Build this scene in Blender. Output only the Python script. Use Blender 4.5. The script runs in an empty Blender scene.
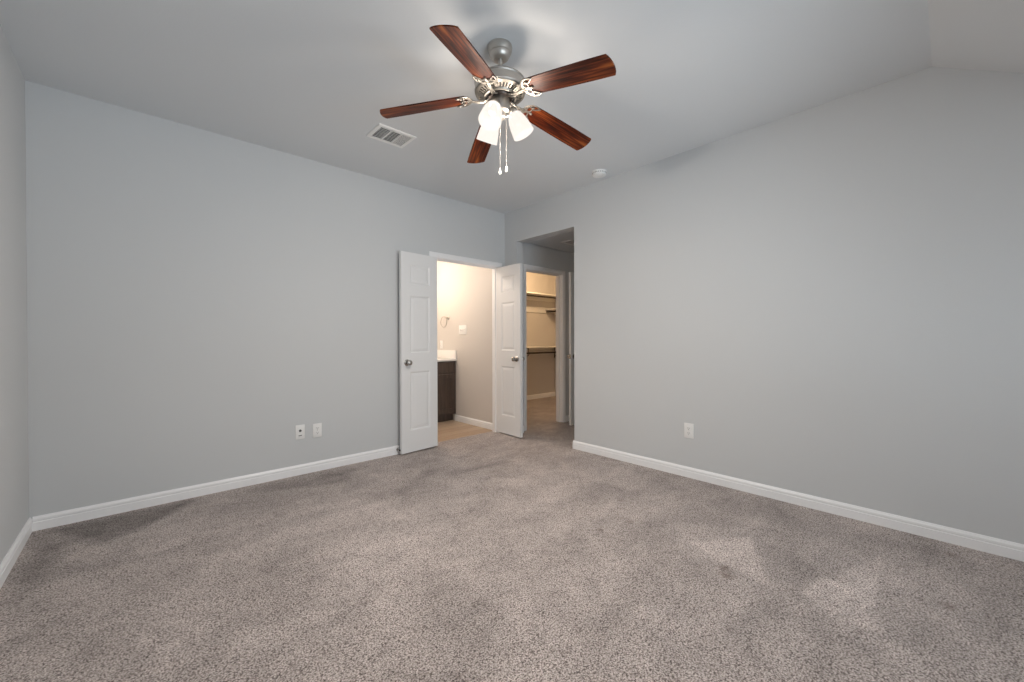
import bpy, bmesh, math, random
from mathutils import Vector, Matrix
PI = math.pi
random.seed(4)
S = bpy.context.scene
COL = S.collection

# ------------------------------------------------------------------ camera
cam_data = bpy.data.cameras.new('camera')
cam_data.sensor_fit = 'HORIZONTAL'
cam_data.sensor_width = 36.0
cam_data.lens = 403.82 * 36.0 / 1024.0
cam_data.clip_start = 0.02
cam_data.clip_end = 200
cam = bpy.data.objects.new('camera', cam_data)
COL.objects.link(cam)
YAW, PITCH, ROLL = math.radians(47.2754), math.radians(-0.3229), math.radians(-0.1491)
fw = Vector((math.cos(YAW) * math.cos(PITCH), math.sin(YAW) * math.cos(PITCH), math.sin(PITCH)))
rt = Vector((math.sin(YAW), -math.cos(YAW), 0))
up = rt.cross(fw)
rt2 = rt * math.cos(ROLL) + up * math.sin(ROLL)
up2 = -rt * math.sin(ROLL) + up * math.cos(ROLL)
cm = Matrix((rt2, up2, -fw)).transposed().to_4x4()
cm.translation = Vector((-3.39096, -3.80302, 1.16855))
cam.matrix_world = cm
S.camera = cam

# ------------------------------------------------------------------ view, world, large lights
S.view_settings.view_transform = 'Standard'
S.view_settings.look = 'None'
S.view_settings.gamma = 1.0
S.view_settings.exposure = 0.0
S.view_settings.use_curve_mapping = False
S.cycles.max_bounces = 14
S.cycles.diffuse_bounces = 9
S.cycles.glossy_bounces = 5
S.cycles.transparent_max_bounces = 12
S.cycles.sample_clamp_indirect = 4.0
S.cycles.use_denoising = True

world = bpy.data.worlds.new('daylight')
S.world = world
world.use_nodes = True
wn = world.node_tree
bg = wn.nodes['Background']
sky = wn.nodes.new('ShaderNodeTexSky')
sky.sky_type = 'HOSEK_WILKIE'
sky.turbidity = 4.0
sky.sun_direction = (0.3, 0.8, 0.55)
wn.links.new(sky.outputs[0], bg.inputs[0])
bg.inputs[1].default_value = 0.6

H = 2.743            # bedroom ceiling
XL = -3.8894         # left wall
YN = -5.60           # window wall behind the camera
YF = -3.731          # where the ceiling begins to slope
YE = -4.64           # where the slope ends
ZN = H - (YF - YE) * 0.598


def area_light(name, loc, rot, sx, sy, power, color):
    l = bpy.data.lights.new(name, 'AREA')
    l.shape = 'RECTANGLE'
    l.size, l.size_y = sx, sy
    l.energy, l.color = power, color
    o = bpy.data.objects.new(name, l)
    o.location, o.rotation_euler = loc, rot
    COL.objects.link(o)
    return o


def point_light(name, loc, power, color, radius, parent=None):
    l = bpy.data.lights.new(name, 'POINT')
    l.energy, l.color, l.shadow_soft_size = power, color, radius
    o = bpy.data.objects.new(name, l)
    o.location = loc
    if parent: o.parent = parent
    COL.objects.link(o)
    return o


# daylight entering through the window behind the camera
area_light('window_daylight', (-1.45, YN - 0.30, 1.32), (math.radians(90), 0, 0), 2.5, 1.6, 50, (0.84, 0.93, 1.0))
# light thrown up from the sunlit ground outside the same window
area_light('ground_daylight', (-2.75, YN - 1.0, 0.15), (math.radians(143), 0, 0), 1.8, 1.0, 165, (0.74, 0.88, 1.0))
# bathroom vanity lamp and closet lamp, both out of sight beyond the doorways
point_light('bathroom_lamplight', (-0.75, 1.30, 2.02), 24, (1.0, 0.78, 0.58), 0.10)
point_light('bathroom_fill_light', (-1.25, 0.62, 2.36), 24, (1.0, 0.86, 0.75), 0.08)  # added unseen fill, brightens the lower bathroom wall and the doorway carpet
point_light('closet_lamplight', (1.75, 0.80, 2.33), 30, (1.0, 0.66, 0.36), 0.08)


# ------------------------------------------------------------------ materials
class NT:
    def __init__(self, name):
        self.m = bpy.data.materials.new(name)
        self.m.use_nodes = True
        self.t = self.m.node_tree
        self.p = self.t.nodes['Principled BSDF']
        self.out = self.t.nodes['Material Output']

    def n(self, typ, **kw):
        nd = self.t.nodes.new(typ)
        for k, v in kw.items(): setattr(nd, k, v)
        return nd

    def l(self, a, b): self.t.links.new(a, b)

    def coord(self, kind='Object'):
        return self.n('ShaderNodeTexCoord').outputs[kind]

    def noise(self, vec, scale, detail=3, rough=0.55, dist=0.0):
        nd = self.n('ShaderNodeTexNoise')
        nd.inputs['Scale'].default_value = scale
        nd.inputs['Detail'].default_value = detail
        nd.inputs['Roughness'].default_value = rough
        nd.inputs['Distortion'].default_value = dist
        if vec is not None: self.l(vec, nd.inputs['Vector'])
        return nd.outputs['Fac']

    def ramp(self, fac, stops):
        nd = self.n('ShaderNodeValToRGB')
        cr = nd.color_ramp
        while len(cr.elements) < len(stops): cr.elements.new(0.5)
        for e, (pos, c) in zip(cr.elements, stops):
            e.position = pos
            e.color = (c[0], c[1], c[2], 1) if not isinstance(c, (int, float)) else (c, c, c, 1)
        self.l(fac, nd.inputs[0])
        return nd.outputs[0]

    def math(self, op, a, b=None, clamp=False):
        nd = self.n('ShaderNodeMath', operation=op, use_clamp=clamp)
        for i, v in enumerate((a, b)):
            if v is None: continue
            if isinstance(v, (int, float)): nd.inputs[i].default_value = v
            else: self.l(v, nd.inputs[i])
        return nd.outputs[0]

    def mix(self, fac, a, b, blend='MIX'):
        nd = self.n('ShaderNodeMix', data_type='RGBA', blend_type=blend)
        for k, v in ((0, fac), (6, a), (7, b)):
            if isinstance(v, (int, float)): nd.inputs[k].default_value = v
            elif isinstance(v, tuple): nd.inputs[k].default_value = (v[0], v[1], v[2], 1)
            else: self.l(v, nd.inputs[k])
        return nd.outputs[2]

    def bump(self, h, strength, dist):
        nd = self.n('ShaderNodeBump')
        nd.inputs['Strength'].default_value = strength
        nd.inputs['Distance'].default_value = dist
        self.l(h, nd.inputs['Height'])
        self.l(nd.outputs[0], self.p.inputs['Normal'])

    def mapping(self, vec, scale=(1, 1, 1), rot=(0, 0, 0)):
        nd = self.n('ShaderNodeMapping')
        nd.inputs['Scale'].default_value = scale
        nd.inputs['Rotation'].default_value = rot
        self.l(vec, nd.inputs[0])
        return nd.outputs[0]


def paint(name, col, rough=0.6, bump=0.15, scale=220, metallic=0.0, spec=0.4):
    t = NT(name)
    c = t.coord()
    n = t.noise(c, scale, 3)
    n2 = t.noise(c, 2.0, 2)
    t.l(t.mix(t.math('MULTIPLY', n2, 0.25), col, tuple(v * 0.95 for v in col)), t.p.inputs['Base Color'])
    t.p.inputs['Roughness'].default_value = rough
    t.p.inputs['Metallic'].default_value = metallic
    t.p.inputs['Specular IOR Level'].default_value = spec
    if bump: t.bump(n, bump, 0.0015)
    return t.m


def carpet():
    t = NT('carpet_pile')
    c = t.coord()
    # vacuum strokes: places where the pile leans one way or the other
    wob = t.n('ShaderNodeTexNoise')
    wob.inputs['Scale'].default_value = 9
    wob.inputs['Detail'].default_value = 4
    t.l(c, wob.inputs['Vector'])
    sub = t.n('ShaderNodeVectorMath', operation='SUBTRACT')
    t.l(wob.outputs['Color'], sub.inputs[0]); sub.inputs[1].default_value = (0.5, 0.5, 0.5)
    scl = t.n('ShaderNodeVectorMath', operation='SCALE')
    t.l(sub.outputs[0], scl.inputs[0]); scl.inputs['Scale'].default_value = 0.045
    add = t.n('ShaderNodeVectorMath', operation='ADD')
    t.l(c, add.inputs[0]); t.l(scl.outputs[0], add.inputs[1])
    pos = add.outputs[0]

    def poly_mask(poly, soft):
        area = sum(poly[i][0] * poly[(i + 1) % len(poly)][1] - poly[(i + 1) % len(poly)][0] * poly[i][1] for i in range(len(poly)))
        if area < 0: poly = poly[::-1]
        acc = None
        for i in range(len(poly)):
            a, b = Vector(poly[i]), Vector(poly[(i + 1) % len(poly)])
            d = (b - a).normalized()
            nrm = Vector((-d.y, d.x))
            dot = t.n('ShaderNodeVectorMath', operation='DOT_PRODUCT')
            t.l(pos, dot.inputs[0]); dot.inputs[1].default_value = (nrm.x, nrm.y, 0)
            v = t.math('MULTIPLY_ADD', dot.outputs['Value'], 1.0 / soft)
            v.node.inputs[2].default_value = -a.dot(nrm) / soft
            v.node.use_clamp = True
            acc = v if acc is None else t.math('MULTIPLY', acc, v)
        return acc
    strokes = [
        (1.0, 0.03, [(-1.10, -2.775), (-0.725, -3.01), (-1.258, -3.28)]),
        (1.1, 0.03, [(-1.16, -3.33), (-0.893, -3.375), (-1.05, -3.60), (-1.28, -3.473)]),
        (1.1, 0.03, [(-0.98, -3.39), (-0.38, -3.5755), (-1.08, -3.60)]),
        (1.0, 0.03, [(-1.03, -3.55), (-1.24, -3.66), (-1.29, -3.46)]),
        (-0.7, 0.10, [(-0.70, -3.00), (-0.80, -3.40), (-1.22, -3.36), (-1.14, -3.15)]),
        (-0.6, 0.14, [(-0.02, -3.2), (-0.3, -3.55), (-1.1, -3.62), (-1.25, -3.75), (-0.02, -4.0)]),
        (-0.45, 0.12, [(-0.02, -1.6), (-0.55, -2.2), (-0.5, -3.2), (-0.02, -3.3)]),
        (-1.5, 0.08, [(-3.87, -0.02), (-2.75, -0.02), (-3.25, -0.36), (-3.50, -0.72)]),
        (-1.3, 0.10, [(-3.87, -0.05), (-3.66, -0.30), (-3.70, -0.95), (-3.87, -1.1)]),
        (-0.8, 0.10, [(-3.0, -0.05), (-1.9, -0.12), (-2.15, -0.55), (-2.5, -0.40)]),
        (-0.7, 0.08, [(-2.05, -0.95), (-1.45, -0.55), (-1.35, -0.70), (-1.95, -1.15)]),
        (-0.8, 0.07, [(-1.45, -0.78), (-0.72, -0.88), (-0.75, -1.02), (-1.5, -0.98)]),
        (0.5, 0.15, [(-2.9, -0.9), (-2.2, -0.7), (-1.9, -1.6), (-2.6, -2.3)]),
        (0.45, 0.15, [(-1.3, -1.2), (-0.6, -1.3), (-0.7, -1.9), (-1.4, -2.0)]),
        (-0.5, 0.12, [(-1.9, -2.3), (-1.35, -2.1), (-1.6, -2.8)]),
        (-0.5, 0.10, [(-2.6, -2.3), (-2.3, -2.0), (-2.15, -2.5), (-2.5, -2.8)]),
    ]
    lean = None
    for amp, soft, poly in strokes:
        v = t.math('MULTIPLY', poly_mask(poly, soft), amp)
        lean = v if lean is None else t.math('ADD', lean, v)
    big = t.noise(t.mapping(c, (1, 1.6, 1), (0, 0, 0.6)), 2.4, 5, 0.6, 0.6)
    mid = t.noise(pos, 9, 4, 0.6, 0.3)
    lean = t.math('ADD', lean, t.math('MULTIPLY', t.math('SUBTRACT', big, 0.5), 3.6))
    lean = t.math('ADD', lean, t.math('MULTIPLY', t.math('SUBTRACT', mid, 0.5), 1.7))
    # twisted yarn tips
    vor = t.n('ShaderNodeTexVoronoi')
    vor.inputs['Scale'].default_value = 150
    t.l(c, vor.inputs['Vector'])
    fine = t.noise(c, 150, 2, 0.6)
    fine2 = t.noise(c, 330, 2, 0.6)
    yarn = t.math('ADD', t.math('MULTIPLY', fine, 0.6), t.math('MULTIPLY', fine2, 0.4))
    tuft = t.math('SUBTRACT', 1.0, t.math('MULTIPLY', vor.outputs['Distance'], 0.9), True)
    yarn = t.math('ADD', t.math('MULTIPLY', yarn, 0.78), t.math('MULTIPLY', tuft, 0.22))
    base = t.ramp(yarn, [(0.405, (0.085, 0.066, 0.059)), (0.470, (0.295, 0.248, 0.229)), (0.535, (0.46, 0.402, 0.378)), (0.61, (0.68, 0.61, 0.58))])
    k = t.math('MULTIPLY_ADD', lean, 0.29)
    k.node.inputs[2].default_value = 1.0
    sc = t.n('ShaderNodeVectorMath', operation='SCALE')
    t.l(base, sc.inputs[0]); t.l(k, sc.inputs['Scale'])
    # a few small brown marks
    spot = None
    for (x, y, r) in [(-1.263, -3.065, 0.045), (-1.209, -3.032, 0.035), (-0.188, -3.816, 0.04), (-0.81, -3.793, 0.04), (-1.10, -2.42, 0.03), (-0.84, -2.19, 0.03), (-1.33, -2.36, 0.03)]:
        d = t.n('ShaderNodeVectorMath', operation='DISTANCE')
        t.l(pos, d.inputs[0]); d.inputs[1].default_value = (x, y, 0)
        v = t.math('MULTIPLY_ADD', d.outputs['Value'], -1.0 / r)
        v.node.inputs[2].default_value = 1.2
        v.node.use_clamp = True
        spot = v if spot is None else t.math('MAXIMUM', spot, v)
    col = t.mix(t.math('MULTIPLY', spot, t.math('MULTIPLY', mid, 0.9)), sc.outputs[0], (0.13, 0.085, 0.06))
    t.l(col, t.p.inputs['Base Color'])
    t.p.inputs['Roughness'].default_value = 0.95
    t.p.inputs['Specular IOR Level'].default_value = 0.1
    t.p.inputs['Sheen Weight'].default_value = 0.15
    t.bump(yarn, 0.8, 0.012)
    return t.m


def planks():
    t = NT('vinyl_planks')
    c = t.coord()
    br = t.n('ShaderNodeTexBrick')
    br.offset = 0.37
    br.inputs['Scale'].default_value = 1.0
    br.inputs['Brick Width'].default_value = 1.1
    br.inputs['Row Height'].default_value = 0.15
    br.inputs['Mortar Size'].default_value = 0.0015
    br.inputs['Color1'].default_value = (0.40, 0.28, 0.19, 1)
    br.inputs['Color2'].default_value = (0.52, 0.40, 0.29, 1)
    br.inputs['Mortar'].default_value = (0.16, 0.10, 0.07, 1)
    t.l(c, br.inputs['Vector'])
    g = t.noise(t.mapping(c, (3, 45, 1)), 1.6, 5, 0.6, 0.5)
    gr = t.ramp(g, [(0.3, 0.72), (0.7, 1.1)])
    t.l(t.mix(1.0, br.outputs['Color'], gr, 'MULTIPLY'), t.p.inputs['Base Color'])
    t.p.inputs['Roughness'].default_value = 0.45
    return t.m


def cherry():
    t = NT('dark_cherry_wood')
    c = t.coord()
    g = t.noise(t.mapping(c, (1.6, 42, 6)), 1.5, 6, 0.62, 0.9)
    g2 = t.noise(t.mapping(c, (1.0, 12, 2)), 2.2, 3, 0.5, 1.2)
    f = t.math('ADD', t.math('MULTIPLY', g, 0.6), t.math('MULTIPLY', g2, 0.4))
    t.l(t.ramp(f, [(0.38, (0.008, 0.001, 0.0006)), (0.47, (0.060, 0.0095, 0.0026)), (0.56, (0.155, 0.036, 0.0085)), (0.70, (0.28, 0.088, 0.021))]), t.p.inputs['Base Color'])
    t.p.inputs['Roughness'].default_value = 0.45
    t.p.inputs['Specular IOR Level'].default_value = 0.16
    return t.m


def nickel(name='brushed_nickel', col=(0.56, 0.53, 0.49), rough=0.32):
    t = NT(name)
    c = t.coord()
    n = t.noise(t.mapping(c, (6, 6, 400)), 1.0, 2)
    t.p.inputs['Metallic'].default_value = 1.0
    t.l(t.ramp(n, [(0.3, tuple(v * 0.88 for v in col)), (0.7, col)]), t.p.inputs['Base Color'])
    t.l(t.ramp(n, [(0.3, rough * 0.85), (0.7, rough * 1.2)]), t.p.inputs['Roughness'])
    return t.m


def shade_glass():
    t = NT('frosted_shade_glass')
    p = t.p
    p.inputs['Base Color'].default_value = (0.0008, 0.0008, 0.0008, 1)
    p.inputs['Roughness'].default_value = 0.35
    p.inputs['Specular IOR Level'].default_value = 0.0
    n = t.noise(t.coord(), 30, 2)
    t.l(t.ramp(n, [(0.3, (1.0, 0.90, 0.82)), (0.7, (1.0, 0.93, 0.87))]), p.inputs['Emission Color'])
    p.inputs['Emission Strength'].default_value = 1.08
    tr = t.n('ShaderNodeBsdfTransparent')
    tr.inputs[0].default_value = (1, 0.97, 0.94, 1)
    mx = t.n('ShaderNodeMixShader')
    mx.inputs[0].default_value = 0.29
    t.l(p.outputs[0], mx.inputs[1]); t.l(tr.outputs[0], mx.inputs[2])
    t.l(mx.outputs[0], t.out.inputs[0])
    return t.m


def glow(name, col, strength):
    t = NT(name)
    t.p.inputs['Base Color'].default_value = (0.002, 0.002, 0.002, 1)
    t.p.inputs['Specular IOR Level'].default_value = 0.0
    t.p.inputs['Emission Color'].default_value = (*col, 1)
    t.p.inputs['Emission Strength'].default_value = strength
    return t.m


def window_glass():
    t = NT('window_glass')
    tr = t.n('ShaderNodeBsdfTransparent')
    gl = t.n('ShaderNodeBsdfGlossy')
    gl.inputs['Roughness'].default_value = 0.02
    fr = t.n('ShaderNodeFresnel')
    mx = t.n('ShaderNodeMixShader')
    t.l(fr.outputs[0], mx.inputs[0]); t.l(tr.outputs[0], mx.inputs[1]); t.l(gl.outputs[0], mx.inputs[2])
    t.l(mx.outputs[0], t.out.inputs[0])
    return t.m


def espresso():
    t = NT('espresso_stained_wood')
    c = t.coord()
    g = t.noise(t.mapping(c, (25, 25, 2)), 1.5, 5, 0.6, 0.6)
    t.l(t.ramp(g, [(0.3, (0.040, 0.027, 0.021)), (0.7, (0.085, 0.060, 0.048))]), t.p.inputs['Base Color'])
    t.p.inputs['Roughness'].default_value = 0.35
    return t.m


M = dict(
    wall=paint('wall_paint', (0.595, 0.61, 0.62), 0.75, 0.25, 160, spec=0.2),
    wall_warm=paint('bath_wall_paint', (0.62, 0.59, 0.56), 0.7, 0.25, 160, spec=0.2),
    ceil=paint('ceiling_paint', (0.695, 0.715, 0.73), 0.85, 0.35, 120, spec=0.15),
    trim=paint('white_trim_paint', (0.87, 0.875, 0.885), 0.35, 0.0),
    door=paint('white_door_paint', (0.78, 0.785, 0.79), 0.4, 0.06, 300),
    plastic=paint('white_plastic', (0.82, 0.82, 0.81), 0.35, 0.0),
    jack=paint('dark_grey_jack', (0.12, 0.12, 0.12), 0.6, 0.0),
    dark=paint('dark_slot', (0.03, 0.03, 0.03), 0.7, 0.0),
    shelfw=paint('shelf_paint', (0.80, 0.78, 0.74), 0.45, 0.0),
    stone=paint('white_cultured_marble', (0.84, 0.83, 0.81), 0.2, 0.0),
    rod=paint('dark_bronze_rod', (0.045, 0.035, 0.03), 0.35, 0.0, metallic=0.6),
    carpet=carpet(), planks=planks(), cherry=cherry(), nickel=nickel(rough=0.42), iron=nickel('nickel_blade_iron', (0.30, 0.28, 0.25), 0.45),
    knob=nickel('satin_nickel_knob', (0.50, 0.48, 0.45), 0.24),
    shade=shade_glass(), bulb=glow('lit_bulb', (1.0, 0.98, 0.96), 0.95), glass=window_glass(), espresso=espresso(),
    rubber=paint('dark_rubber', (0.05, 0.05, 0.05), 0.6, 0.0),
)


# ------------------------------------------------------------------ mesh helpers
def BM(): return bmesh.new()


def box(bm, x0, x1, y0, y1, z0, z1, bev=0.0, seg=2, mat=None):
    vs = [bm.verts.new((x, y, z)) for x in (x0, x1) for y in (y0, y1) for z in (z0, z1)]
    fs = [bm.faces.new([vs[i] for i in f]) for f in ((0, 1, 3, 2), (4, 6, 7, 5), (0, 4, 5, 1), (2, 3, 7, 6), (0, 2, 6, 4), (1, 5, 7, 3))]
    if mat is not None: bmesh.ops.transform(bm, matrix=mat, verts=vs)
    if bev:
        es = list({e for f in fs for e in f.edges})
        bmesh.ops.bevel(bm, geom=es, offset=bev, segments=seg, affect='EDGES', profile=0.5)
    return vs


def lathe(bm, prof, n=32, mat=None, close=False):
    rings = []
    for r, z in prof:
        if r < 1e-6: ring = [bm.verts.new((0, 0, z))]
        else: ring = [bm.verts.new((r * math.cos(2 * PI * i / n), r * math.sin(2 * PI * i / n), z)) for i in range(n)]
        rings.append(ring)
    pairs = list(zip(rings, rings[1:]))
    if close: pairs.append((rings[-1], rings[0]))
    for a, b in pairs:
        for i in range(n):
            j = (i + 1) % n
            if len(a) == 1 and len(b) == 1: continue
            if len(a) == 1: bm.faces.new((a[0], b[j], b[i]))
            elif len(b) == 1: bm.faces.new((a[i], a[j], b[0]))
            else: bm.faces.new((a[i], a[j], b[j], b[i]))
    vs = [v for r in rings for v in r]
    if mat is not None: bmesh.ops.transform(bm, matrix=mat, verts=vs)
    return vs


def tube(bm, pts, ra, rb=None, n=10, closed=False, upv=Vector((0, 0, 1))):
    pts = [Vector(p) for p in pts]
    rings = []
    m = len(pts)
    for i, p in enumerate(pts):
        if closed: d = pts[(i + 1) % m] - pts[i - 1]
        else: d = pts[min(i + 1, m - 1)] - pts[max(i - 1, 0)]
        d.normalize()
        u = upv if abs(d.dot(upv)) < 0.95 else Vector((1, 0, 0))
        s = d.cross(u).normalized()
        w = s.cross(d)
        r1 = ra[i] if isinstance(ra, (list, tuple)) else ra
        r2 = r1 if rb is None else (rb[i] if isinstance(rb, (list, tuple)) else rb)
        rings.append([bm.verts.new(p + s * (r1 * math.cos(2 * PI * k / n)) + w * (r2 * math.sin(2 * PI * k / n))) for k in range(n)])
    for a, b in (list(zip(rings, rings[1:])) + ([(rings[-1], rings[0])] if closed else [])):
        for k in range(n):
            j = (k + 1) % n
            bm.faces.new((a[k], a[j], b[j], b[k]))
    if not closed:
        bm.faces.new(rings[0][::-1]); bm.faces.new(rings[-1])


def prism(bm, poly, axis, a, b):
    """2-D outline swept along an axis: poly in the two other coordinates (in x, y, z order)."""
    def P(u, v, w):
        return {'x': (w, u, v), 'y': (u, w, v), 'z': (u, v, w)}[axis]
    A = [bm.verts.new(P(u, v, a)) for u, v in poly]
    B = [bm.verts.new(P(u, v, b)) for u, v in poly]
    n = len(poly)
    for i in range(n):
        j = (i + 1) % n
        bm.faces.new((A[i], A[j], B[j], B[i]))
    bm.faces.new(A[::-1]); bm.faces.new(B)


def spline(pts, n=6):
    pts = [Vector(p) for p in pts]
    out = []
    for i in range(len(pts) - 1):
        p0, p1, p2, p3 = pts[max(i - 1, 0)], pts[i], pts[i + 1], pts[min(i + 2, len(pts) - 1)]
        for k in range(n):
            t = k / n
            out.append(0.5 * ((2 * p1) + (p2 - p0) * t + (2 * p0 - 5 * p1 + 4 * p2 - p3) * t * t + (3 * p1 - p0 - 3 * p2 + p3) * t ** 3))
    out.append(pts[-1])
    return out


def obj(name, bm, mat, parent=None, smooth=True, loc=None, rot=None):
    bmesh.ops.recalc_face_normals(bm, faces=bm.faces)
    me = bpy.data.meshes.new(name)
    bm.to_mesh(me); bm.free()
    me.materials.append(mat)
    if smooth:
        for p in me.polygons: p.use_smooth = True
        me.set_sharp_from_angle(angle=math.radians(32))
    o = bpy.data.objects.new(name, me)
    COL.objects.link(o)
    if parent: o.parent = parent
    if loc: o.location = loc
    if rot: o.rotation_euler = rot
    return o


def tag(o, label, cat, group=None, kind=None):
    o['label'], o['category'] = label, cat
    if group: o['group'] = group
    if kind: o['kind'] = kind
    return o


def thing(name, label, cat, loc=(0, 0, 0), rot=(0, 0, 0), group=None, kind=None):
    o = bpy.data.objects.new(name, None)
    o.empty_display_size = 0.1
    o.location, o.rotation_euler = loc, rot
    COL.objects.link(o)
    return tag(o, label, cat, group, kind)


def struct(name, bm, mat, label, cat, smooth=False):
    return tag(obj(name, bm, mat, smooth=smooth), label, cat, kind='structure')


def copy_tree(src, loc, rot=None, parent=None):
    c = src.copy()
    COL.objects.link(c)
    if parent is not None: c.parent = parent
    if loc is not None: c.location = loc
    if rot is not None: c.rotation_euler = rot
    for ch in list(src.children): copy_tree(ch, None, None, c)
    return c


# ------------------------------------------------------------------ shell of the rooms
T = 0.111
DX0, DX1, DZ = -1.03, -0.115, 2.05              # double doorway in the far wall
OY0, OY1, OZ = -1.105, -0.215, 2.355            # open passage in the right wall
CX0, CX1, CY = 0.235, 0.935, -0.146             # closet doorway
BX1 = -0.065                                    # bathroom right wall
HZ = 2.39                                       # hall ceiling
WX0, WX1, WZ0, WZ1 = -3.55, -0.25, 0.50, 2.08   # window behind the camera

b = BM()
box(b, XL - 0.2, 0.0, YN - 0.15, 0.112, -0.12, 0)
box(b, 0.0, 3.1, YN - 0.15, 1.85, -0.12, 0)
struct('floor', b, M['carpet'], 'beige grey cut-pile carpet with vacuum marks and small brown spots', 'carpet')
b = BM(); box(b, -2.7, BX1, 0.114, 1.75, -0.12, 0.001)
struct('floor_bathroom', b, M['planks'], 'light brown wood-look planks beyond the double doorway', 'floor')

b = BM(); box(b, XL - 0.15, XL, YN - 0.15, 0.112, 0, H)
struct('wall_left', b, M['wall'], 'narrow strip of light grey wall at the left edge', 'wall')
b = BM()
box(b, XL, DX0 - 0.02, 0, 0.112, 0, H)
box(b, DX1 + 0.02, 0, 0, 0.112, 0, H)
box(b, DX0 - 0.02, DX1 + 0.02, 0, 0.112, DZ + 0.02, H)
struct('wall_far', b, M['wall'], 'light grey wall with the open double doorway', 'wall')
b = BM()
box(b, 0, T, YN - 0.15, OY0, 0, H)
box(b, 0, T, OY1, 0.112, 0, H)
box(b, 0, T, OY0, OY1, OZ, H)
struct('wall_right', b, M['wall'], 'large blank light grey wall with the tall open passage', 'wall')
b = BM()
box(b, XL, WX0, YN - 0.12, YN, 0, ZN + 0.1)
box(b, WX1, 0, YN - 0.12, YN, 0, ZN + 0.1)
box(b, WX0, WX1, YN - 0.12, YN, 0, WZ0)
box(b, WX0, WX1, YN - 0.12, YN, WZ1, ZN + 0.1)
struct('wall_near', b, M['wall'], 'light grey window wall behind the viewer', 'wall')
b = BM()
prism(b, [(0.112, H), (YF, H), (YE, ZN), (YN - 0.15, ZN), (YN - 0.15, H + 0.15), (0.112, H + 0.15)], 'x', XL - 0.15, T)
struct('ceiling', b, M['ceil'], 'grey ceiling, flat over the room and sloping down at the right edge', 'ceiling')

# window behind the camera
b = BM()
for (x0, x1, z0, z1) in ((WX0, WX1, WZ0, WZ0 + 0.05), (WX0, WX1, WZ1 - 0.05, WZ1), (WX0, WX0 + 0.05, WZ0, WZ1), (WX1 - 0.05, WX1, WZ0, WZ1),
                         (-2.475, -2.425, WZ0, WZ1), (-1.375, -1.325, WZ0, WZ1), (WX0, WX1, 1.30, 1.335)):
    box(b, x0, x1, YN - 0.10, YN - 0.04, z0, z1, 0.004)
win = struct('window_1', b, M['trim'], 'white framed window behind the viewer', 'window')
b = BM(); box(b, WX0 + 0.02, WX1 - 0.02, YN - 0.073, YN - 0.069, WZ0 + 0.02, WZ1 - 0.02)
obj('pane', b, M['glass'], win, False)
b = BM(); box(b, WX0 - 0.05, WX1 + 0.05, YN - 0.03, YN + 0.05, WZ0 - 0.03, WZ0, 0.005)
obj('sill', b, M['trim'], win)

# bathroom shell
b = BM()
box(b, BX1, T, 0.112, 1.65, 0, 2.50)
struct('wall_bathroom_right', b, M['wall_warm'], 'warmly lit bathroom wall with towel ring and switch plate', 'wall')
b = BM()
box(b, -2.7, BX1, 1.52, 1.65, 0, 2.50)
box(b, -2.7, -2.6, 0.112, 1.52, 0, 2.50)
struct('wall_bathroom_back', b, M['wall_warm'], 'bathroom walls behind the vanity', 'wall')
b = BM(); box(b, -2.7, BX1, 0.112, 1.65, 2.44, 2.54)
struct('ceiling_bathroom', b, M['ceil'], 'bathroom ceiling beyond the double doorway', 'ceiling')

# hall shell and closet shell
b = BM()
box(b, T, CX0 - 0.02, CY, CY + T, 0, HZ)
box(b, CX1 + 0.02, 1.62, CY, CY + T, 0, HZ)
box(b, CX0 - 0.02, CX1 + 0.02, CY, CY + T, DZ + 0.02, HZ)
struct('wall_closet_front', b, M['wall'], 'shaded wall in the passage around the closet doorway', 'wall')
b = BM()
box(b, 1.52, 1.62, -2.0, CY, 0, HZ)
box(b, T, 1.62, -2.1, -2.0, 0, HZ)
struct('wall_hall', b, M['wall'], 'side wall at the end of the passage', 'wall')
b = BM(); box(b, T, 1.62, -2.1, CY + T, HZ, HZ + 0.1)
struct('ceiling_hall', b, M['ceil'], 'shaded ceiling seen under the top of the open passage', 'ceiling')
YB, CXR = 1.648, 2.83
b = BM()
box(b, T, CXR, YB, YB + 0.1, 0, 2.45)
struct('wall_closet_back', b, M['wall_warm'], 'tan lit back wall of the walk-in closet', 'wall')
b = BM()
box(b, CXR, CXR + 0.1, CY + T, YB + 0.1, 0, 2.45)
box(b, 1.62, CXR + 0.1, CY, CY + T, 0, 2.45)
struct('wall_closet_right', b, M['wall_warm'], 'right wall of the walk-in closet', 'wall')
b = BM(); box(b, T, CXR + 0.1, CY + T, YB + 0.1, 2.44, 2.54)
struct('ceiling_closet', b, M['ceil'], 'closet ceiling', 'ceiling')

# baseboards (stepped profile)
BH, BT = 0.086, 0.014


def base_profile(sgn, at):
    pr = [(0, 0), (BT, 0), (BT, 0.052), (BT - 0.003, 0.054), (BT - 0.003, 0.058), (BT - 0.001, 0.061), (BT - 0.002, 0.072), (BT - 0.007, 0.081), (BT - 0.009, BH), (0, BH)]
    return [(at + sgn * u, z) for u, z in pr]


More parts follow.
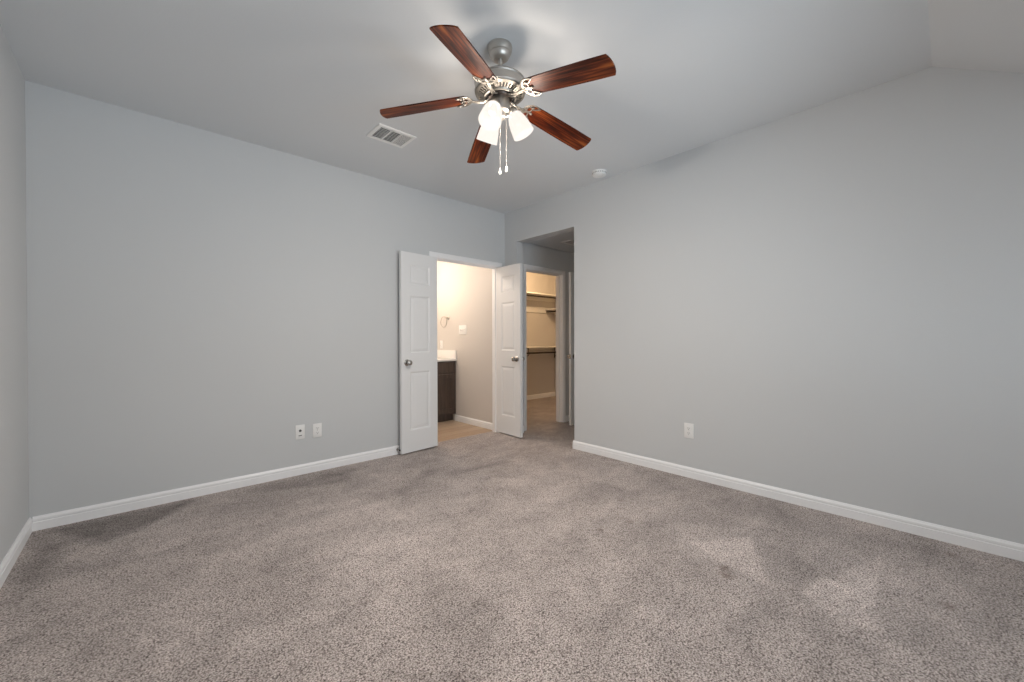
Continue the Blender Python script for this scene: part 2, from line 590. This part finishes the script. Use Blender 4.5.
b = BM(); prism(b, base_profile(1, XL), 'y', YN, 0.0)
struct('baseboard_left', b, M['trim'], 'white baseboard on the wall at the left edge', 'baseboard')
b = BM(); prism(b, base_profile(-1, 0), 'x', XL + BT, DX0 - 0.062)
struct('baseboard_far', b, M['trim'], 'white baseboard left of the double doors', 'baseboard')
b = BM()
prism(b, base_profile(-1, 0), 'y', YN, OY0 + BT)
prism(b, base_profile(1, OY0), 'x', 0.0, T)
prism(b, base_profile(-1, OY1), 'x', 0.0, T)
struct('baseboard_right', b, M['trim'], 'long white baseboard under the blank right wall', 'baseboard')
b = BM(); prism(b, base_profile(-1, BX1), 'y', 0.115, 1.0)
struct('baseboard_bathroom', b, M['trim'], 'white baseboard on the bathroom wall', 'baseboard')
b = BM(); prism(b, base_profile(-1, YB), 'x', T, CXR)
struct('baseboard_closet', b, M['trim'], 'baseboard at the back of the closet', 'baseboard')
b = BM(); prism(b, base_profile(-1, CY), 'x', CX1 + 0.06, 1.52)
struct('baseboard_hall', b, M['trim'], 'baseboard beside the closet doorway', 'baseboard')


# door casings and jambs
def casing(x0, x1, ztop, yf, depth, name, label):
    """frame round a doorway in a wall facing -y whose face is at yf"""
    b = BM()
    w, t, r = 0.057, 0.017, 0.005
    pr = [(0, 0), (0, -t * 0.55), (0.006, -t * 0.8), (0.022, -t * 0.8), (0.030, -t), (0.048, -t), (w, -t * 0.7), (w, 0)]
    # mitred strip: up the left, across, down the right
    path = [(x0 - r, 0.0, (-1, 0)), (x0 - r, ztop + r, (-1, 1)), (x1 + r, ztop + r, (1, 1)), (x1 + r, 0.0, (1, 0))]
    rings = []
    for (x, z, d) in path:
        rings.append([b.verts.new((x + d[0] * u, yf + v, z + d[1] * u)) for u, v in pr])
    n = len(pr)
    for A, B in zip(rings, rings[1:]):
        for i in range(n):
            j = (i + 1) % n
            b.faces.new((A[i], A[j], B[j], B[i]))
    b.faces.new(rings[0]); b.faces.new(rings[-1][::-1])
    # jamb boards and door stop
    y0, y1 = yf, yf + depth
    box(b, x0 - 0.02, x0, y0, y1, 0, ztop + 0.02)
    box(b, x1, x1 + 0.02, y0, y1, 0, ztop + 0.02)
    box(b, x0, x1, y0, y1, ztop, ztop + 0.02)
    box(b, x0, x0 + 0.011, y0 + 0.042, y0 + 0.075, 0, ztop)
    box(b, x1 - 0.011, x1, y0 + 0.042, y0 + 0.075, 0, ztop)
    box(b, x0 + 0.011, x1 - 0.011, y0 + 0.042, y0 + 0.075, ztop - 0.011, ztop)
    return struct(name, b, M['trim'], label, 'door frame', True)


casing(DX0, DX1, DZ, 0.0, 0.112, 'trim_1', 'white casing and jamb round the double doorway to the bathroom')
casing(CX0, CX1, DZ, CY, T, 'trim_2', 'white casing and jamb round the closet doorway in the passage')


# ------------------------------------------------------------------ panelled doors
def door_leaf(name, w, label, panels, cols, t=0.035, z0=0.016, z1=2.048):
    """leaf from x 0 (hinge) to w, y 0..t; panels (z ranges), cols (x ranges)"""
    b = BM()
    xs = sorted({0, w, *[v for c in cols for v in c]})
    zs = sorted({z0, z1, *[v for p in panels for v in p]})
    ispan = lambda xa, xb, za, zb: (xa, xb) in cols and (za, zb) in panels
    steps = [(0.0, 0.0), (0.006, 0.003), (0.013, 0.0075), (0.020, 0.008), (0.046, 0.0025)]
    cache = {}

    def V(x, y, z):
        k = (round(x, 5), round(y, 5), round(z, 5))
        if k not in cache: cache[k] = b.verts.new((x, y, z))
        return cache[k]

    for y, s in ((0.0, 1), (t, -1)):
        for xa, xb in zip(xs, xs[1:]):
            for za, zb in zip(zs, zs[1:]):
                if not ispan(xa, xb, za, zb):
                    b.faces.new((V(xa, y, za), V(xb, y, za), V(xb, y, zb), V(xa, y, zb)))
                    continue
                prev = None
                for ins, dep in steps:
                    yy = y + s * dep
                    ring = [V(xa + ins, yy, za + ins), V(xb - ins, yy, za + ins), V(xb - ins, yy, zb - ins), V(xa + ins, yy, zb - ins)]
                    if prev:
                        for i in range(4):
                            j = (i + 1) % 4
                            b.faces.new((prev[i], prev[j], ring[j], ring[i]))
                    prev = ring
                b.faces.new(prev)
    for xa, xb in zip(xs, xs[1:]):
        b.faces.new((V(xa, 0, z0), V(xa, t, z0), V(xb, t, z0), V(xb, 0, z0)))
        b.faces.new((V(xa, 0, z1), V(xa, t, z1), V(xb, t, z1), V(xb, 0, z1)))
    for za, zb in zip(zs, zs[1:]):
        b.faces.new((V(0, 0, za), V(0, 0, zb), V(0, t, zb), V(0, t, za)))
        b.faces.new((V(w, 0, za), V(w, 0, zb), V(w, t, zb), V(w, t, za)))
    return tag(obj(name, b, M['door'], smooth=False), label, 'door', kind='structure')


KNOB = [(0.0, 0.0), (0.032, 0.0), (0.033, 0.004), (0.028, 0.008), (0.014, 0.011), (0.011, 0.020), (0.012, 0.028), (0.020, 0.036), (0.0265, 0.045), (0.0275, 0.054), (0.024, 0.063), (0.014, 0.069), (0.0, 0.070)]


def add_knobs(leaf, x, z, t=0.035):
    for y, rx in ((0.0, 90), (t, -90)):
        b = BM()
        lathe(b, KNOB, 28, Matrix.Translation((x, y, z)) @ Matrix.Rotation(math.radians(rx), 4, 'X'))
        obj('knob', b, M['knob'], leaf)


def add_hinges(leaf, y, zs=(0.25, 1.03, 1.82)):
    for z in zs:
        b = BM()
        lathe(b, [(0, -0.046), (0.004, -0.046), (0.0065, -0.042), (0.0065, 0.042), (0.004, 0.046), (0, 0.046)], 12, Matrix.Translation((-0.004, y, z)))
        obj('hinge', b, M['knob'], leaf)


PZ = [(0.235, 0.835), (1.025, 1.610), (1.730, 1.930)]
WL = 0.443
leaf = door_leaf('door_1', WL, 'left leaf of the open white panelled double doors, folded back along the wall', PZ, [(0.095, WL - 0.10)])
leaf.location = (-1.0312, -0.0221, 0)
leaf.rotation_euler = (0, 0, math.radians(185.1))
add_knobs(leaf, WL - 0.062, 0.93)
add_hinges(leaf, -0.004)
WR = 0.442
leaf = door_leaf('door_2', WR, 'right leaf of the open white panelled double doors, swung towards the viewer', PZ, [(0.095, WR - 0.10)])
# visible face (local y=0) looks to -x; body on the +x side
leaf.location = (-0.122, 0.020, 0)
leaf.rotation_euler = (0, 0, math.radians(-91.9))
add_knobs(leaf, WR - 0.062, 0.93)
add_hinges(leaf, 0.039)
# the room-side leaf standing open in the passage, only its edge showing
WH = 0.70
leaf = door_leaf('door_3', WH, 'white door standing open in the passage, edge on beside the closet doorway', PZ, [(0.10, 0.315), (0.385, 0.60)])
leaf.location = (1.505, -0.375, 0)
leaf.rotation_euler = (0, 0, math.radians(180))
add_knobs(leaf, WH - 0.062, 0.93)
b = BM(); box(b, WH - 0.001, WH + 0.0012, 0.006, 0.029, 0.90, 0.96)
obj('latch_plate', b, M['knob'], leaf)


# ------------------------------------------------------------------ ceiling fan
FX, FY = -1.951, -2.154
fan = thing('ceiling_fan', 'brushed nickel ceiling fan with five dark cherry blades and three lit shades', 'ceiling fan', (FX, FY, 0))
b = BM()
lathe(b, [(0, H), (0.066, H), (0.067, H - 0.006), (0.066, H - 0.018), (0.060, H - 0.036), (0.055, H - 0.040), (0.054, H - 0.047), (0.046, H - 0.062), (0.036, H - 0.070), (0.022, H - 0.072), (0, H - 0.070)], 48)
obj('canopy', b, M['nickel'], fan)
b = BM()
lathe(b, [(0, 2.69), (0.014, 2.69), (0.014, 2.625), (0.024, 2.620), (0.026, 2.600), (0.022, 2.585), (0, 2.585)], 32)
obj('downrod', b, M['nickel'], fan)
# motor housing: domed top, upright side, sloping vented underside
b = BM()
lathe(b, [(0, 2.592), (0.040, 2.590), (0.085, 2.580), (0.122, 2.563), (0.135, 2.553), (0.138, 2.545), (0.134, 2.540), (0.134, 2.507), (0.138, 2.500), (0.136, 2.494), (0.130, 2.490), (0.060, 2.490), (0, 2.490)], 64)
house = obj('motor_housing', b, M['nickel'], fan)
b = BM()
# vented ring: rim + hub + spokes
lathe(b, [(0.136, 2.495), (0.133, 2.487), (0.120, 2.481), (0.118, 2.485), (0.130, 2.493)], 64, close=True)
lathe(b, [(0.092, 2.474), (0.088, 2.466), (0.080, 2.464), (0.080, 2.472), (0.090, 2.480)], 64, close=True)
for k in range(40):
    a = 2 * PI * k / 40
    m = Matrix.Rotation(a, 4, 'Z')
    dx = 0.0040 if k % 8 else 0.011
    vs = [b.verts.new(m @ Vector(p)) for p in ((0.090, -dx * 0.8, 2.4725), (0.121, -dx, 2.4825), (0.121, dx, 2.4825), (0.090, dx * 0.8, 2.4725),
                                               (0.090, -dx * 0.8, 2.4775), (0.121, -dx, 2.4875), (0.121, dx, 2.4875), (0.090, dx * 0.8, 2.4775))]
    for f in ((0, 1, 2, 3), (7, 6, 5, 4), (0, 4, 5, 1), (1, 5, 6, 2), (2, 6, 7, 3), (3, 7, 4, 0)): b.faces.new([vs[i] for i in f])
obj('vent_ring', b, M['iron'], fan)
b = BM()
lathe(b, [(0, 2.490), (0.117, 2.490), (0.117, 2.4895), (0.080, 2.474), (0.072, 2.470), (0, 2.470)], 48)
obj('vent_recess', b, M['dark'], fan)
b = BM()
lathe(b, [(0, 2.472), (0.066, 2.471), (0.068, 2.466), (0.064, 2.459), (0.054, 2.458), (0, 2.458)], 48)
obj('flywheel', b, M['rod'], fan)
b = BM()
lathe(b, [(0, 2.463), (0.047, 2.463), (0.050, 2.456), (0.051, 2.400), (0.053, 2.398), (0.053, 2.390), (0.046, 2.386), (0.032, 2.383), (0.030, 2.362), (0.022, 2.356), (0, 2.354)], 40)
obj('switch_housing', b, M['nickel'], fan)

# blades
BLA = [208.33 + 72 * k for k in range(5)]
ZB, PITCHB, DROOP = 2.488, -0.192, math.atan(0.156)
bl_m = iron_m = None
for k, deg in enumerate(BLA):
    if k == 0:
        b = BM()
        outline = []
        for i in range(13):                        # tip arc
            v = -1 + i / 6
            outline.append((0.654 - 0.012 * v * v - 0.003 * v ** 8, 0.0620 * v))
        outline += [(0.52, 0.0625), (0.40, 0.0605), (0.30, 0.058), (0.22, 0.0555), (0.196, 0.052), (0.184, 0.042)]
        outline += [(0.180, 0.0)]
        outline += [(0.184, -0.042), (0.196, -0.052), (0.22, -0.0555), (0.30, -0.058), (0.40, -0.0605), (0.52, -0.0625)]
        prism(b, outline, 'z', -0.003, 0.003)
        bl = obj('blade', b, M['cherry'], fan, smooth=False, loc=(0, 0, ZB))
        b = BM()
        # ornamental blade iron, lying under the blade root
        for s in (-1, 1):
            pts = spline([(0.060, 0.009 * s, -0.012), (0.072, 0.009 * s, -0.020), (0.090, 0.008 * s, -0.0245), (0.118, 0.005 * s, -0.021), (0.145, 0.004 * s, -0.015), (0.168, 0.006 * s, -0.008)], 5)
            tube(b, pts, 0.0062, 0.0045, 8)
        zi = -0.0075
        cres = []
        for i in range(25):
            a = math.radians(62 + (298 - 62) * i / 24)
            cres.append((0.212 + 0.052 * math.cos(a), 0.060 * math.sin(a), zi))
        ra = [0.0030 + 0.0055 * math.sin(PI * i / 24) for i in range(25)]
        tube(b, cres, ra, 0.0035, 8)
        for s in (-1, 1):
            ring = [(0.186 + 0.014 * math.cos(2 * PI * i / 18), s * 0.021 + 0.017 * math.sin(2 * PI * i / 18), zi) for i in range(18)]
            tube(b, ring, 0.0038, 0.0032, 6, closed=True)
            tail = spline([(0.190, s * 0.036, zi), (0.207, s * 0.030, zi), (0.222, s * 0.040, zi), (0.240, s * 0.054, zi)], 5)
            tube(b, tail, 0.0035, 0.003, 6)
        tube(b, spline([(0.168, 0, zi), (0.190, 0, zi), (0.212, 0, zi)], 4), 0.0055, 0.0035, 8)
        for (x, y) in ((0.212, 0.0), (0.200, 0.040), (0.200, -0.040)):
            lathe(b, [(0, zi - 0.0065), (0.004, zi - 0.006), (0.007, zi - 0.003), (0.007, zi + 0.004)], 12, Matrix.Translation((x, y, 0)))
        ir = obj('blade_iron', b, M['iron'], fan, loc=(0, 0, ZB))
        bl_m, iron_m = bl, ir
    else:
        bl, ir = bl_m.copy(), iron_m.copy()
        COL.objects.link(bl); COL.objects.link(ir)
    rm = Matrix.Rotation(math.radians(deg), 4, 'Z') @ Matrix.Rotation(DROOP, 4, 'Y') @ Matrix.Rotation(PITCHB, 4, 'X')
    bl.rotation_euler = rm.to_euler()
    ir.rotation_euler = rm.to_euler()

# light kit: three glass shades
TAU = math.radians(27.8)
for az in (-35.06, 84.94, 204.94):
    a = math.radians(az)
    h = Vector((math.cos(a), math.sin(a), 0))
    axis = h * math.sin(TAU) - Vector((0, 0, 1)) * math.cos(TAU)
    neck = h * 0.066 + Vector((0, 0, 2.402))
    q = Vector((0, 0, 1)).rotation_difference(axis)
    m = Matrix.Translation(neck) @ q.to_matrix().to_4x4()
    b = BM()
    tube(b, spline([h * 0.030 + Vector((0, 0, 2.372)), h * 0.052 + Vector((0, 0, 2.388)), neck - axis * 0.014, neck + axis * 0.004], 5), 0.009, None, 10)
    lathe(b, [(0, -0.018), (0.016, -0.016), (0.024, -0.006), (0.027, 0.010), (0.025, 0.018), (0, 0.018)], 28, m)
    obj('light_arm', b, M['nickel'], fan)
    b = BM()
    outer = [(0.022, 0.012), (0.030, 0.017), (0.040, 0.031), (0.0475, 0.052), (0.053, 0.078), (0.057, 0.108), (0.060, 0.136)]
    inner = [(0.0575, 0.137), (0.0545, 0.108), (0.0505, 0.078), (0.045, 0.053), (0.0378, 0.034), (0.028, 0.020), (0.022, 0.0155)]
    lathe(b, outer + inner, 40, m, close=True)
    sh = obj('lamp_shade', b, M['shade'], fan)
    b = BM()
    lathe(b, [(0, 0.018), (0.013, 0.020), (0.014, 0.034), (0.019, 0.042), (0.023, 0.054), (0.023, 0.064), (0.018, 0.075), (0.009, 0.081), (0, 0.082)], 24, m)
    obj('bulb', b, M['bulb'], sh)
    point_light('fan_bulb_light', neck + axis * 0.108, 53.0, (1.0, 0.925, 0.84), 0.04, fan)

# pull chains
cr, cf = rt, Vector((fw.x, fw.y, 0)).normalized()
for off, z0, z1 in ((cr * 0.000 - cf * 0.030, 2.350, 2.043), (cr * 0.033 - cf * 0.004, 2.372, 2.067)):
    b = BM()
    n = 50
    tube(b, [off + Vector((0, 0, z0 + (z1 + 0.03 - z0) * i / n)) for i in range(n + 1)], [0.0014 if i % 2 else 0.0009 for i in range(n + 1)], None, 6, upv=Vector((1, 0, 0)))
    pc = obj('pull_chain', b, M['nickel'], fan)
    b = BM()
    lathe(b, [(0, z1 + 0.034), (0.002, z1 + 0.033), (0.004, z1 + 0.026), (0.0065, z1 + 0.012), (0.007, z1 + 0.006), (0.005, z1), (0, z1 - 0.001)], 16, Matrix.Translation(off))
    obj('pull_fob', b, M['shelfw'], pc)


# ------------------------------------------------------------------ ceiling vent and smoke detector
def register(name, label, cx, cy, z, lx, ly, rot=0.0, secs=3):
    v = thing(name, label, 'vent', (cx, cy, z), (0, 0, rot))
    X, Y, fl = lx / 2, ly / 2, 0.030
    b = BM()
    # sloped flange frame
    def ringv(ix, iz): return [b.verts.new((sx * (X - ix), sy * (Y - ix), iz)) for sx, sy in ((-1, -1), (1, -1), (1, 1), (-1, 1))]
    rr = [ringv(0, 0.0), ringv(0, -0.004), ringv(0.004, -0.008), ringv(fl - 0.004, -0.010), ringv(fl, -0.008), ringv(fl, 0.0)]
    for A, B in zip(rr, rr[1:]):
        for i in range(4):
            j = (i + 1) % 4
            b.faces.new((A[i], A[j], B[j], B[i]))
    inx, iny = X - fl, Y - fl
    sw = 2 * inx / secs
    for k in range(1, secs):
        x = -inx + k * sw
        box(b, x - 0.005, x + 0.005, -iny, iny, -0.009, -0.001)
    obj('frame', b, M['plastic'], v, False)
    b = BM(); box(b, -inx, inx, -iny, iny, -0.0012, -0.0004)
    obj('duct_opening', b, M['dark'], v, False)
    for k in range(secs):
        x0, x1 = -inx + k * sw + 0.005, -inx + (k + 1) * sw - 0.005
        b = BM()
        if k < secs - 1:                            # blades along x, turned to show the gaps
            n = 9
            for i in range(n):
                y = -iny + (i + 0.5) * 2 * iny / n
                m = Matrix.Translation((0, y, -0.0055)) @ Matrix.Rotation(math.radians(52), 4, 'X')
                box(b, x0, x1, -0.0048, 0.0048, -0.0005, 0.0005, mat=m)
        else:
            n = 8
            for i in range(n):
                x = x0 + (i + 0.5) * (x1 - x0) / n
                m = Matrix.Translation((x, 0, -0.0055)) @ Matrix.Rotation(math.radians(-22), 4, 'Y')
                box(b, -0.0056, 0.0056, -iny, iny, -0.0005, 0.0005, mat=m)
        obj('louver', b, M['plastic'], v, False)
    return v


register('ceiling_vent', 'white rectangular ceiling vent left of the fan, two dark sections and one pale', -1.943, -0.862, H, 0.305, 0.242)
register('ceiling_vent', 'small ceiling vent in the passage, seen through the tall opening', 0.66, -0.545, HZ, 0.26, 0.16, 0.0)

sd = thing('smoke_detector', 'round white smoke detector on the ceiling near the right wall', 'smoke detector', (-0.185, -1.555, H))
b = BM(); lathe(b, [(0, 0), (0.070, 0), (0.071, -0.006), (0.069, -0.011), (0, -0.011)], 40)
obj('mounting_base', b, M['plastic'], sd)
b = BM(); lathe(b, [(0, -0.010), (0.064, -0.011), (0.065, -0.024), (0.060, -0.034), (0.046, -0.039), (0.044, -0.037), (0.030, -0.037), (0.028, -0.040), (0, -0.041)], 40)
obj('cover', b, M['plastic'], sd)
b = BM()
for k in range(24):
    a = 2 * PI * k / 24
    box(b, 0.0635, 0.0656, -0.003, 0.003, -0.022, -0.014, mat=Matrix.Rotation(a, 4, 'Z'))
obj('vent_slot', b, M['dark'], sd, False)


# ------------------------------------------------------------------ wall plates
def plate_frame(t, w, h):
    b = BM(); box(b, -w / 2, w / 2, -0.006, 0, -h / 2, h / 2, 0.0025, 2)
    obj('cover_plate', b, M['plastic'], t)


def duplex(t):
    for dz in (0.020, -0.020):
        b = BM()
        out = [(0.0165 * math.cos(2 * PI * i / 24), max(-0.0135, min(0.0135, 0.0165 * math.sin(2 * PI * i / 24))) + dz) for i in range(24)]
        prism(b, out, 'y', -0.0095, -0.005)
        r = obj('receptacle', b, M['plastic'], t)
        b = BM()
        box(b, -0.0075, -0.0050, -0.0098, -0.0085, dz - 0.002, dz + 0.008)
        box(b, 0.0050, 0.0075, -0.0098, -0.0085, dz - 0.001, dz + 0.007)
        lathe(b, [(0, 0), (0.0028, 0), (0.0028, 0.0012), (0, 0.0012)], 10, Matrix.Translation((0, -0.0098, dz - 0.008)) @ Matrix.Rotation(math.radians(-90), 4, 'X'))
        obj('slot', b, M['dark'], r, False)
    b = BM(); lathe(b, [(0, 0.0015), (0.0025, 0.0012), (0.0032, 0)], 12, Matrix.Translation((0, -0.006, 0)) @ Matrix.Rotation(math.radians(90), 4, 'X'))
    obj('screw', b, M['nickel'], t)


t = thing('wall_plate', 'white cable plate with a dark round hole, left of two plates low on the wall', 'wall plate', (-2.374, 0, 0.368), group='plates low on the wall left of the doors')
plate_frame(t, 0.074, 0.122)
b = BM(); lathe(b, [(0, 0), (0.0105, 0), (0.0105, 0.004), (0, 0.004)], 20, Matrix.Translation((0, -0.006, 0.012)) @ Matrix.Rotation(math.radians(90), 4, 'X'))
obj('cable_jack', b, M['jack'], t)
b = BM(); box(b, -0.016, 0.016, -0.0085, -0.005, -0.034, -0.024, 0.001)
j = obj('phone_jack', b, M['plastic'], t)
b = BM(); box(b, -0.013, 0.013, -0.0090, -0.0080, -0.032, -0.026)
obj('slot', b, M['dark'], j, False)
t = thing('power_outlet', 'white power outlet, right of two plates low on the wall', 'outlet', (-2.234, 0, 0.361), group='plates low on the wall left of the doors')
plate_frame(t, 0.074, 0.122); duplex(t)
t = thing('power_outlet', 'single white power outlet low on the large right wall', 'outlet', (0, -2.322, 0.392), (0, 0, math.radians(-90)))
plate_frame(t, 0.080, 0.125); duplex(t)
t = thing('power_outlet', 'white outlet just above the bathroom countertop', 'outlet', (BX1, 1.355, 1.085), (0, 0, math.radians(-90)))
plate_frame(t, 0.076, 0.122); duplex(t)
t = thing('switch_plate', 'white switch plate on the lit bathroom wall beside the towel ring', 'light switch', (BX1, 0.81, 1.295), (0, 0, math.radians(-90)))
plate_frame(t, 0.175, 0.130)
for x in (-0.046, 0, 0.046):
    b = BM(); box(b, -0.005, 0.005, -0.016, -0.004, -0.010, 0.010, 0.002, 2, Matrix.Translation((x, 0, 0)) @ Matrix.Rotation(math.radians(14), 4, 'X'))
    obj('toggle', b, M['plastic'], t)

# towel ring
t = thing('towel_ring', 'metal towel ring hanging on the bathroom wall above the countertop', 'towel ring', (BX1, 1.165, 1.475), (0, 0, math.radians(-90)))
b = BM()
R9 = Matrix.Rotation(math.radians(90), 4, 'X')
lathe(b, [(0, 0), (0.026, 0), (0.027, 0.004), (0.022, 0.009), (0.012, 0.012), (0.010, 0.045), (0.013, 0.050), (0.013, 0.062), (0, 0.064)], 24, R9)
obj('post', b, M['nickel'], t)
b = BM()
tube(b, [(-0.045 + 0.078 * math.cos(2 * PI * i / 40), -0.055, -0.060 + 0.078 * math.sin(2 * PI * i / 40)) for i in range(40)], 0.006, None, 10, closed=True, upv=Vector((0, 1, 0)))
obj('ring', b, M['nickel'], t)

# spring door stop on the baseboard
t = thing('door_stop', 'dark-tipped door stop on the baseboard behind the left door leaf', 'door stop', (-1.476, -0.0135, 0.052))
b = BM()
lathe(b, [(0, 0), (0.012, 0), (0.012, 0.006), (0.006, 0.009)], 16, R9)
for i in range(9): lathe(b, [(0.0045, 0.008 + i * 0.0045), (0.0062, 0.0102 + i * 0.0045), (0.0045, 0.0124 + i * 0.0045)], 12, R9)
obj('spring', b, M['knob'], t)
b = BM(); lathe(b, [(0, 0.047), (0.0085, 0.047), (0.0095, 0.051), (0.0085, 0.060), (0, 0.062)], 16, R9)
obj('rubber_tip', b, M['rubber'], t)

# ------------------------------------------------------------------ bathroom vanity
VY, VX0 = 0.985, -1.50
vx1 = BX1 - 0.004
t = thing('vanity_cabinet', 'dark espresso vanity cabinet seen through the double doorway', 'vanity cabinet', (0, 0, 0.001))
b = BM()
box(b, VX0, vx1, VY, 1.518, 0.10, 0.854)
box(b, VX0, vx1, VY + 0.07, 1.518, 0.0, 0.10)
obj('body', b, M['espresso'], t, False)


def shaker(b, x0, x1, z0, z1, y, fr=0.055):
    box(b, x0, x1, y - 0.012, y, z0, z1)
    for (a0, a1, c0, c1) in ((x0, x1, z0, z0 + fr), (x0, x1, z1 - fr, z1), (x0, x0 + fr, z0 + fr, z1 - fr), (x1 - fr, x1, z0 + fr, z1 - fr)):
        box(b, a0, a1, y - 0.020, y - 0.0115, c0, c1, 0.0015, 1)


for i, (x0, x1) in enumerate(((-0.47, -0.10), (-0.85, -0.48), (-1.23, -0.86))):
    b = BM(); box(b, x0, x1, VY - 0.024, VY - 0.0005, 0.705, 0.836, 0.002, 1)
    obj('drawer_front', b, M['espresso'], t, False)
    b = BM(); shaker(b, x0, x1, 0.13, 0.67, VY - 0.0005)
    obj('cabinet_door', b, M['espresso'], t, False)
t = thing('countertop', 'white bathroom countertop with side splash on the dark vanity', 'countertop', (0, 0, 0.8555))
b = BM(); box(b, VX0 - 0.02, BX1 - 0.0015, VY - 0.03, 1.519, 0, 0.028, 0.004)
obj('slab', b, M['stone'], t)
b = BM(); box(b, BX1 - 0.021, BX1 - 0.0015, VY - 0.025, 1.519, 0.0285, 0.150, 0.003)
obj('side_splash', b, M['stone'], t)
b = BM(); box(b, VX0 - 0.02, BX1 - 0.0215, 1.499, 1.519, 0.0285, 0.150, 0.003)
obj('back_splash', b, M['stone'], t)

# ------------------------------------------------------------------ closet fittings
SF = YB - 0.305
t = thing('closet_shelf', 'high white shelf on the closet back wall', 'shelf', (0, 0, 0))
b = BM(); box(b, 1.30, CXR - 0.002, SF, YB - 0.001, 1.992, 2.014, 0.002)
obj('board', b, M['shelfw'], t)
b = BM(); box(b, 1.30, CXR - 0.002, YB - 0.019, YB - 0.001, 1.905, 1.991, 0.002)
obj('cleat', b, M['shelfw'], t)
b = BM(); tube(b, [(1.30, SF + 0.03, 1.955), (CXR - 0.003, SF + 0.03, 1.955)], 0.016, None, 14)
obj('hanging_rod', b, M['rod'], t)
t = thing('closet_shelf', 'lower closet shelf with a dark hanging rod under it', 'shelf', (0, 0, 0))
b = BM(); box(b, 1.30, CXR - 0.002, SF, YB - 0.001, 0.995, 1.017, 0.002)
obj('board', b, M['shelfw'], t)
b = BM(); box(b, 1.30, CXR - 0.002, YB - 0.019, YB - 0.001, 0.908, 0.994, 0.002)
obj('cleat', b, M['shelfw'], t)
b = BM(); tube(b, [(1.30, SF + 0.03, 0.905), (CXR - 0.003, SF + 0.03, 0.905)], 0.016, None, 14)
obj('hanging_rod', b, M['rod'], t)
for x in (1.80, 2.795):
    b = BM()
    tube(b, spline([(x, YB - 0.02, 0.80), (x, YB - 0.10, 0.85), (x, SF + 0.06, 0.855), (x, SF + 0.02, 0.89)], 5), 0.008, 0.005, 8)
    tube(b, [(x, YB - 0.024, 0.78), (x, YB - 0.024, 0.985)], 0.010, 0.005, 8)
    tube(b, [(x, YB - 0.03, 0.989), (x, SF + 0.02, 0.989), ], 0.009, 0.004, 8)
    tube(b, [(x, SF + 0.03, 0.989), (x, SF + 0.03, 0.895)], 0.008, 0.005, 8)
    obj('bracket', b, M['rod'], t)
t = thing('closet_cleat', 'pale cleat board across the closet back wall below the high shelf', 'cleat', (0, 0, 0))
b = BM(); box(b, 1.30, CXR - 0.02, YB - 0.019, YB - 0.001, 1.672, 1.785, 0.002)
obj('board', b, M['shelfw'], t)
t = thing('closet_shelf', 'short side shelf on a slanted bracket at the right of the closet', 'shelf', (0, 0, 0))
b = BM(); box(b, 2.52, CXR - 0.001, 0.30, YB - 0.021, 1.735, 1.757, 0.002)
obj('board', b, M['shelfw'], t)
b = BM(); box(b, CXR - 0.019, CXR - 0.001, 0.30, YB - 0.021, 1.650, 1.734, 0.002)
obj('cleat', b, M['shelfw'], t)
b = BM(); tube(b, [(2.56, 0.30, 1.700), (2.56, YB - 0.021, 1.700)], 0.016, None, 14)
obj('hanging_rod', b, M['rod'], t)
b = BM()
y = 1.42
tube(b, [(2.545, y, 1.728), (CXR - 0.006, y, 1.50)], 0.010, 0.006, 8)
tube(b, [(2.53, y, 1.729), (CXR - 0.004, y, 1.729)], 0.010, 0.005, 8)
tube(b, [(CXR - 0.025, y, 1.48), (CXR - 0.025, y, 1.728)], 0.010, 0.005, 8)
obj('bracket', b, M['shelfw'], t)
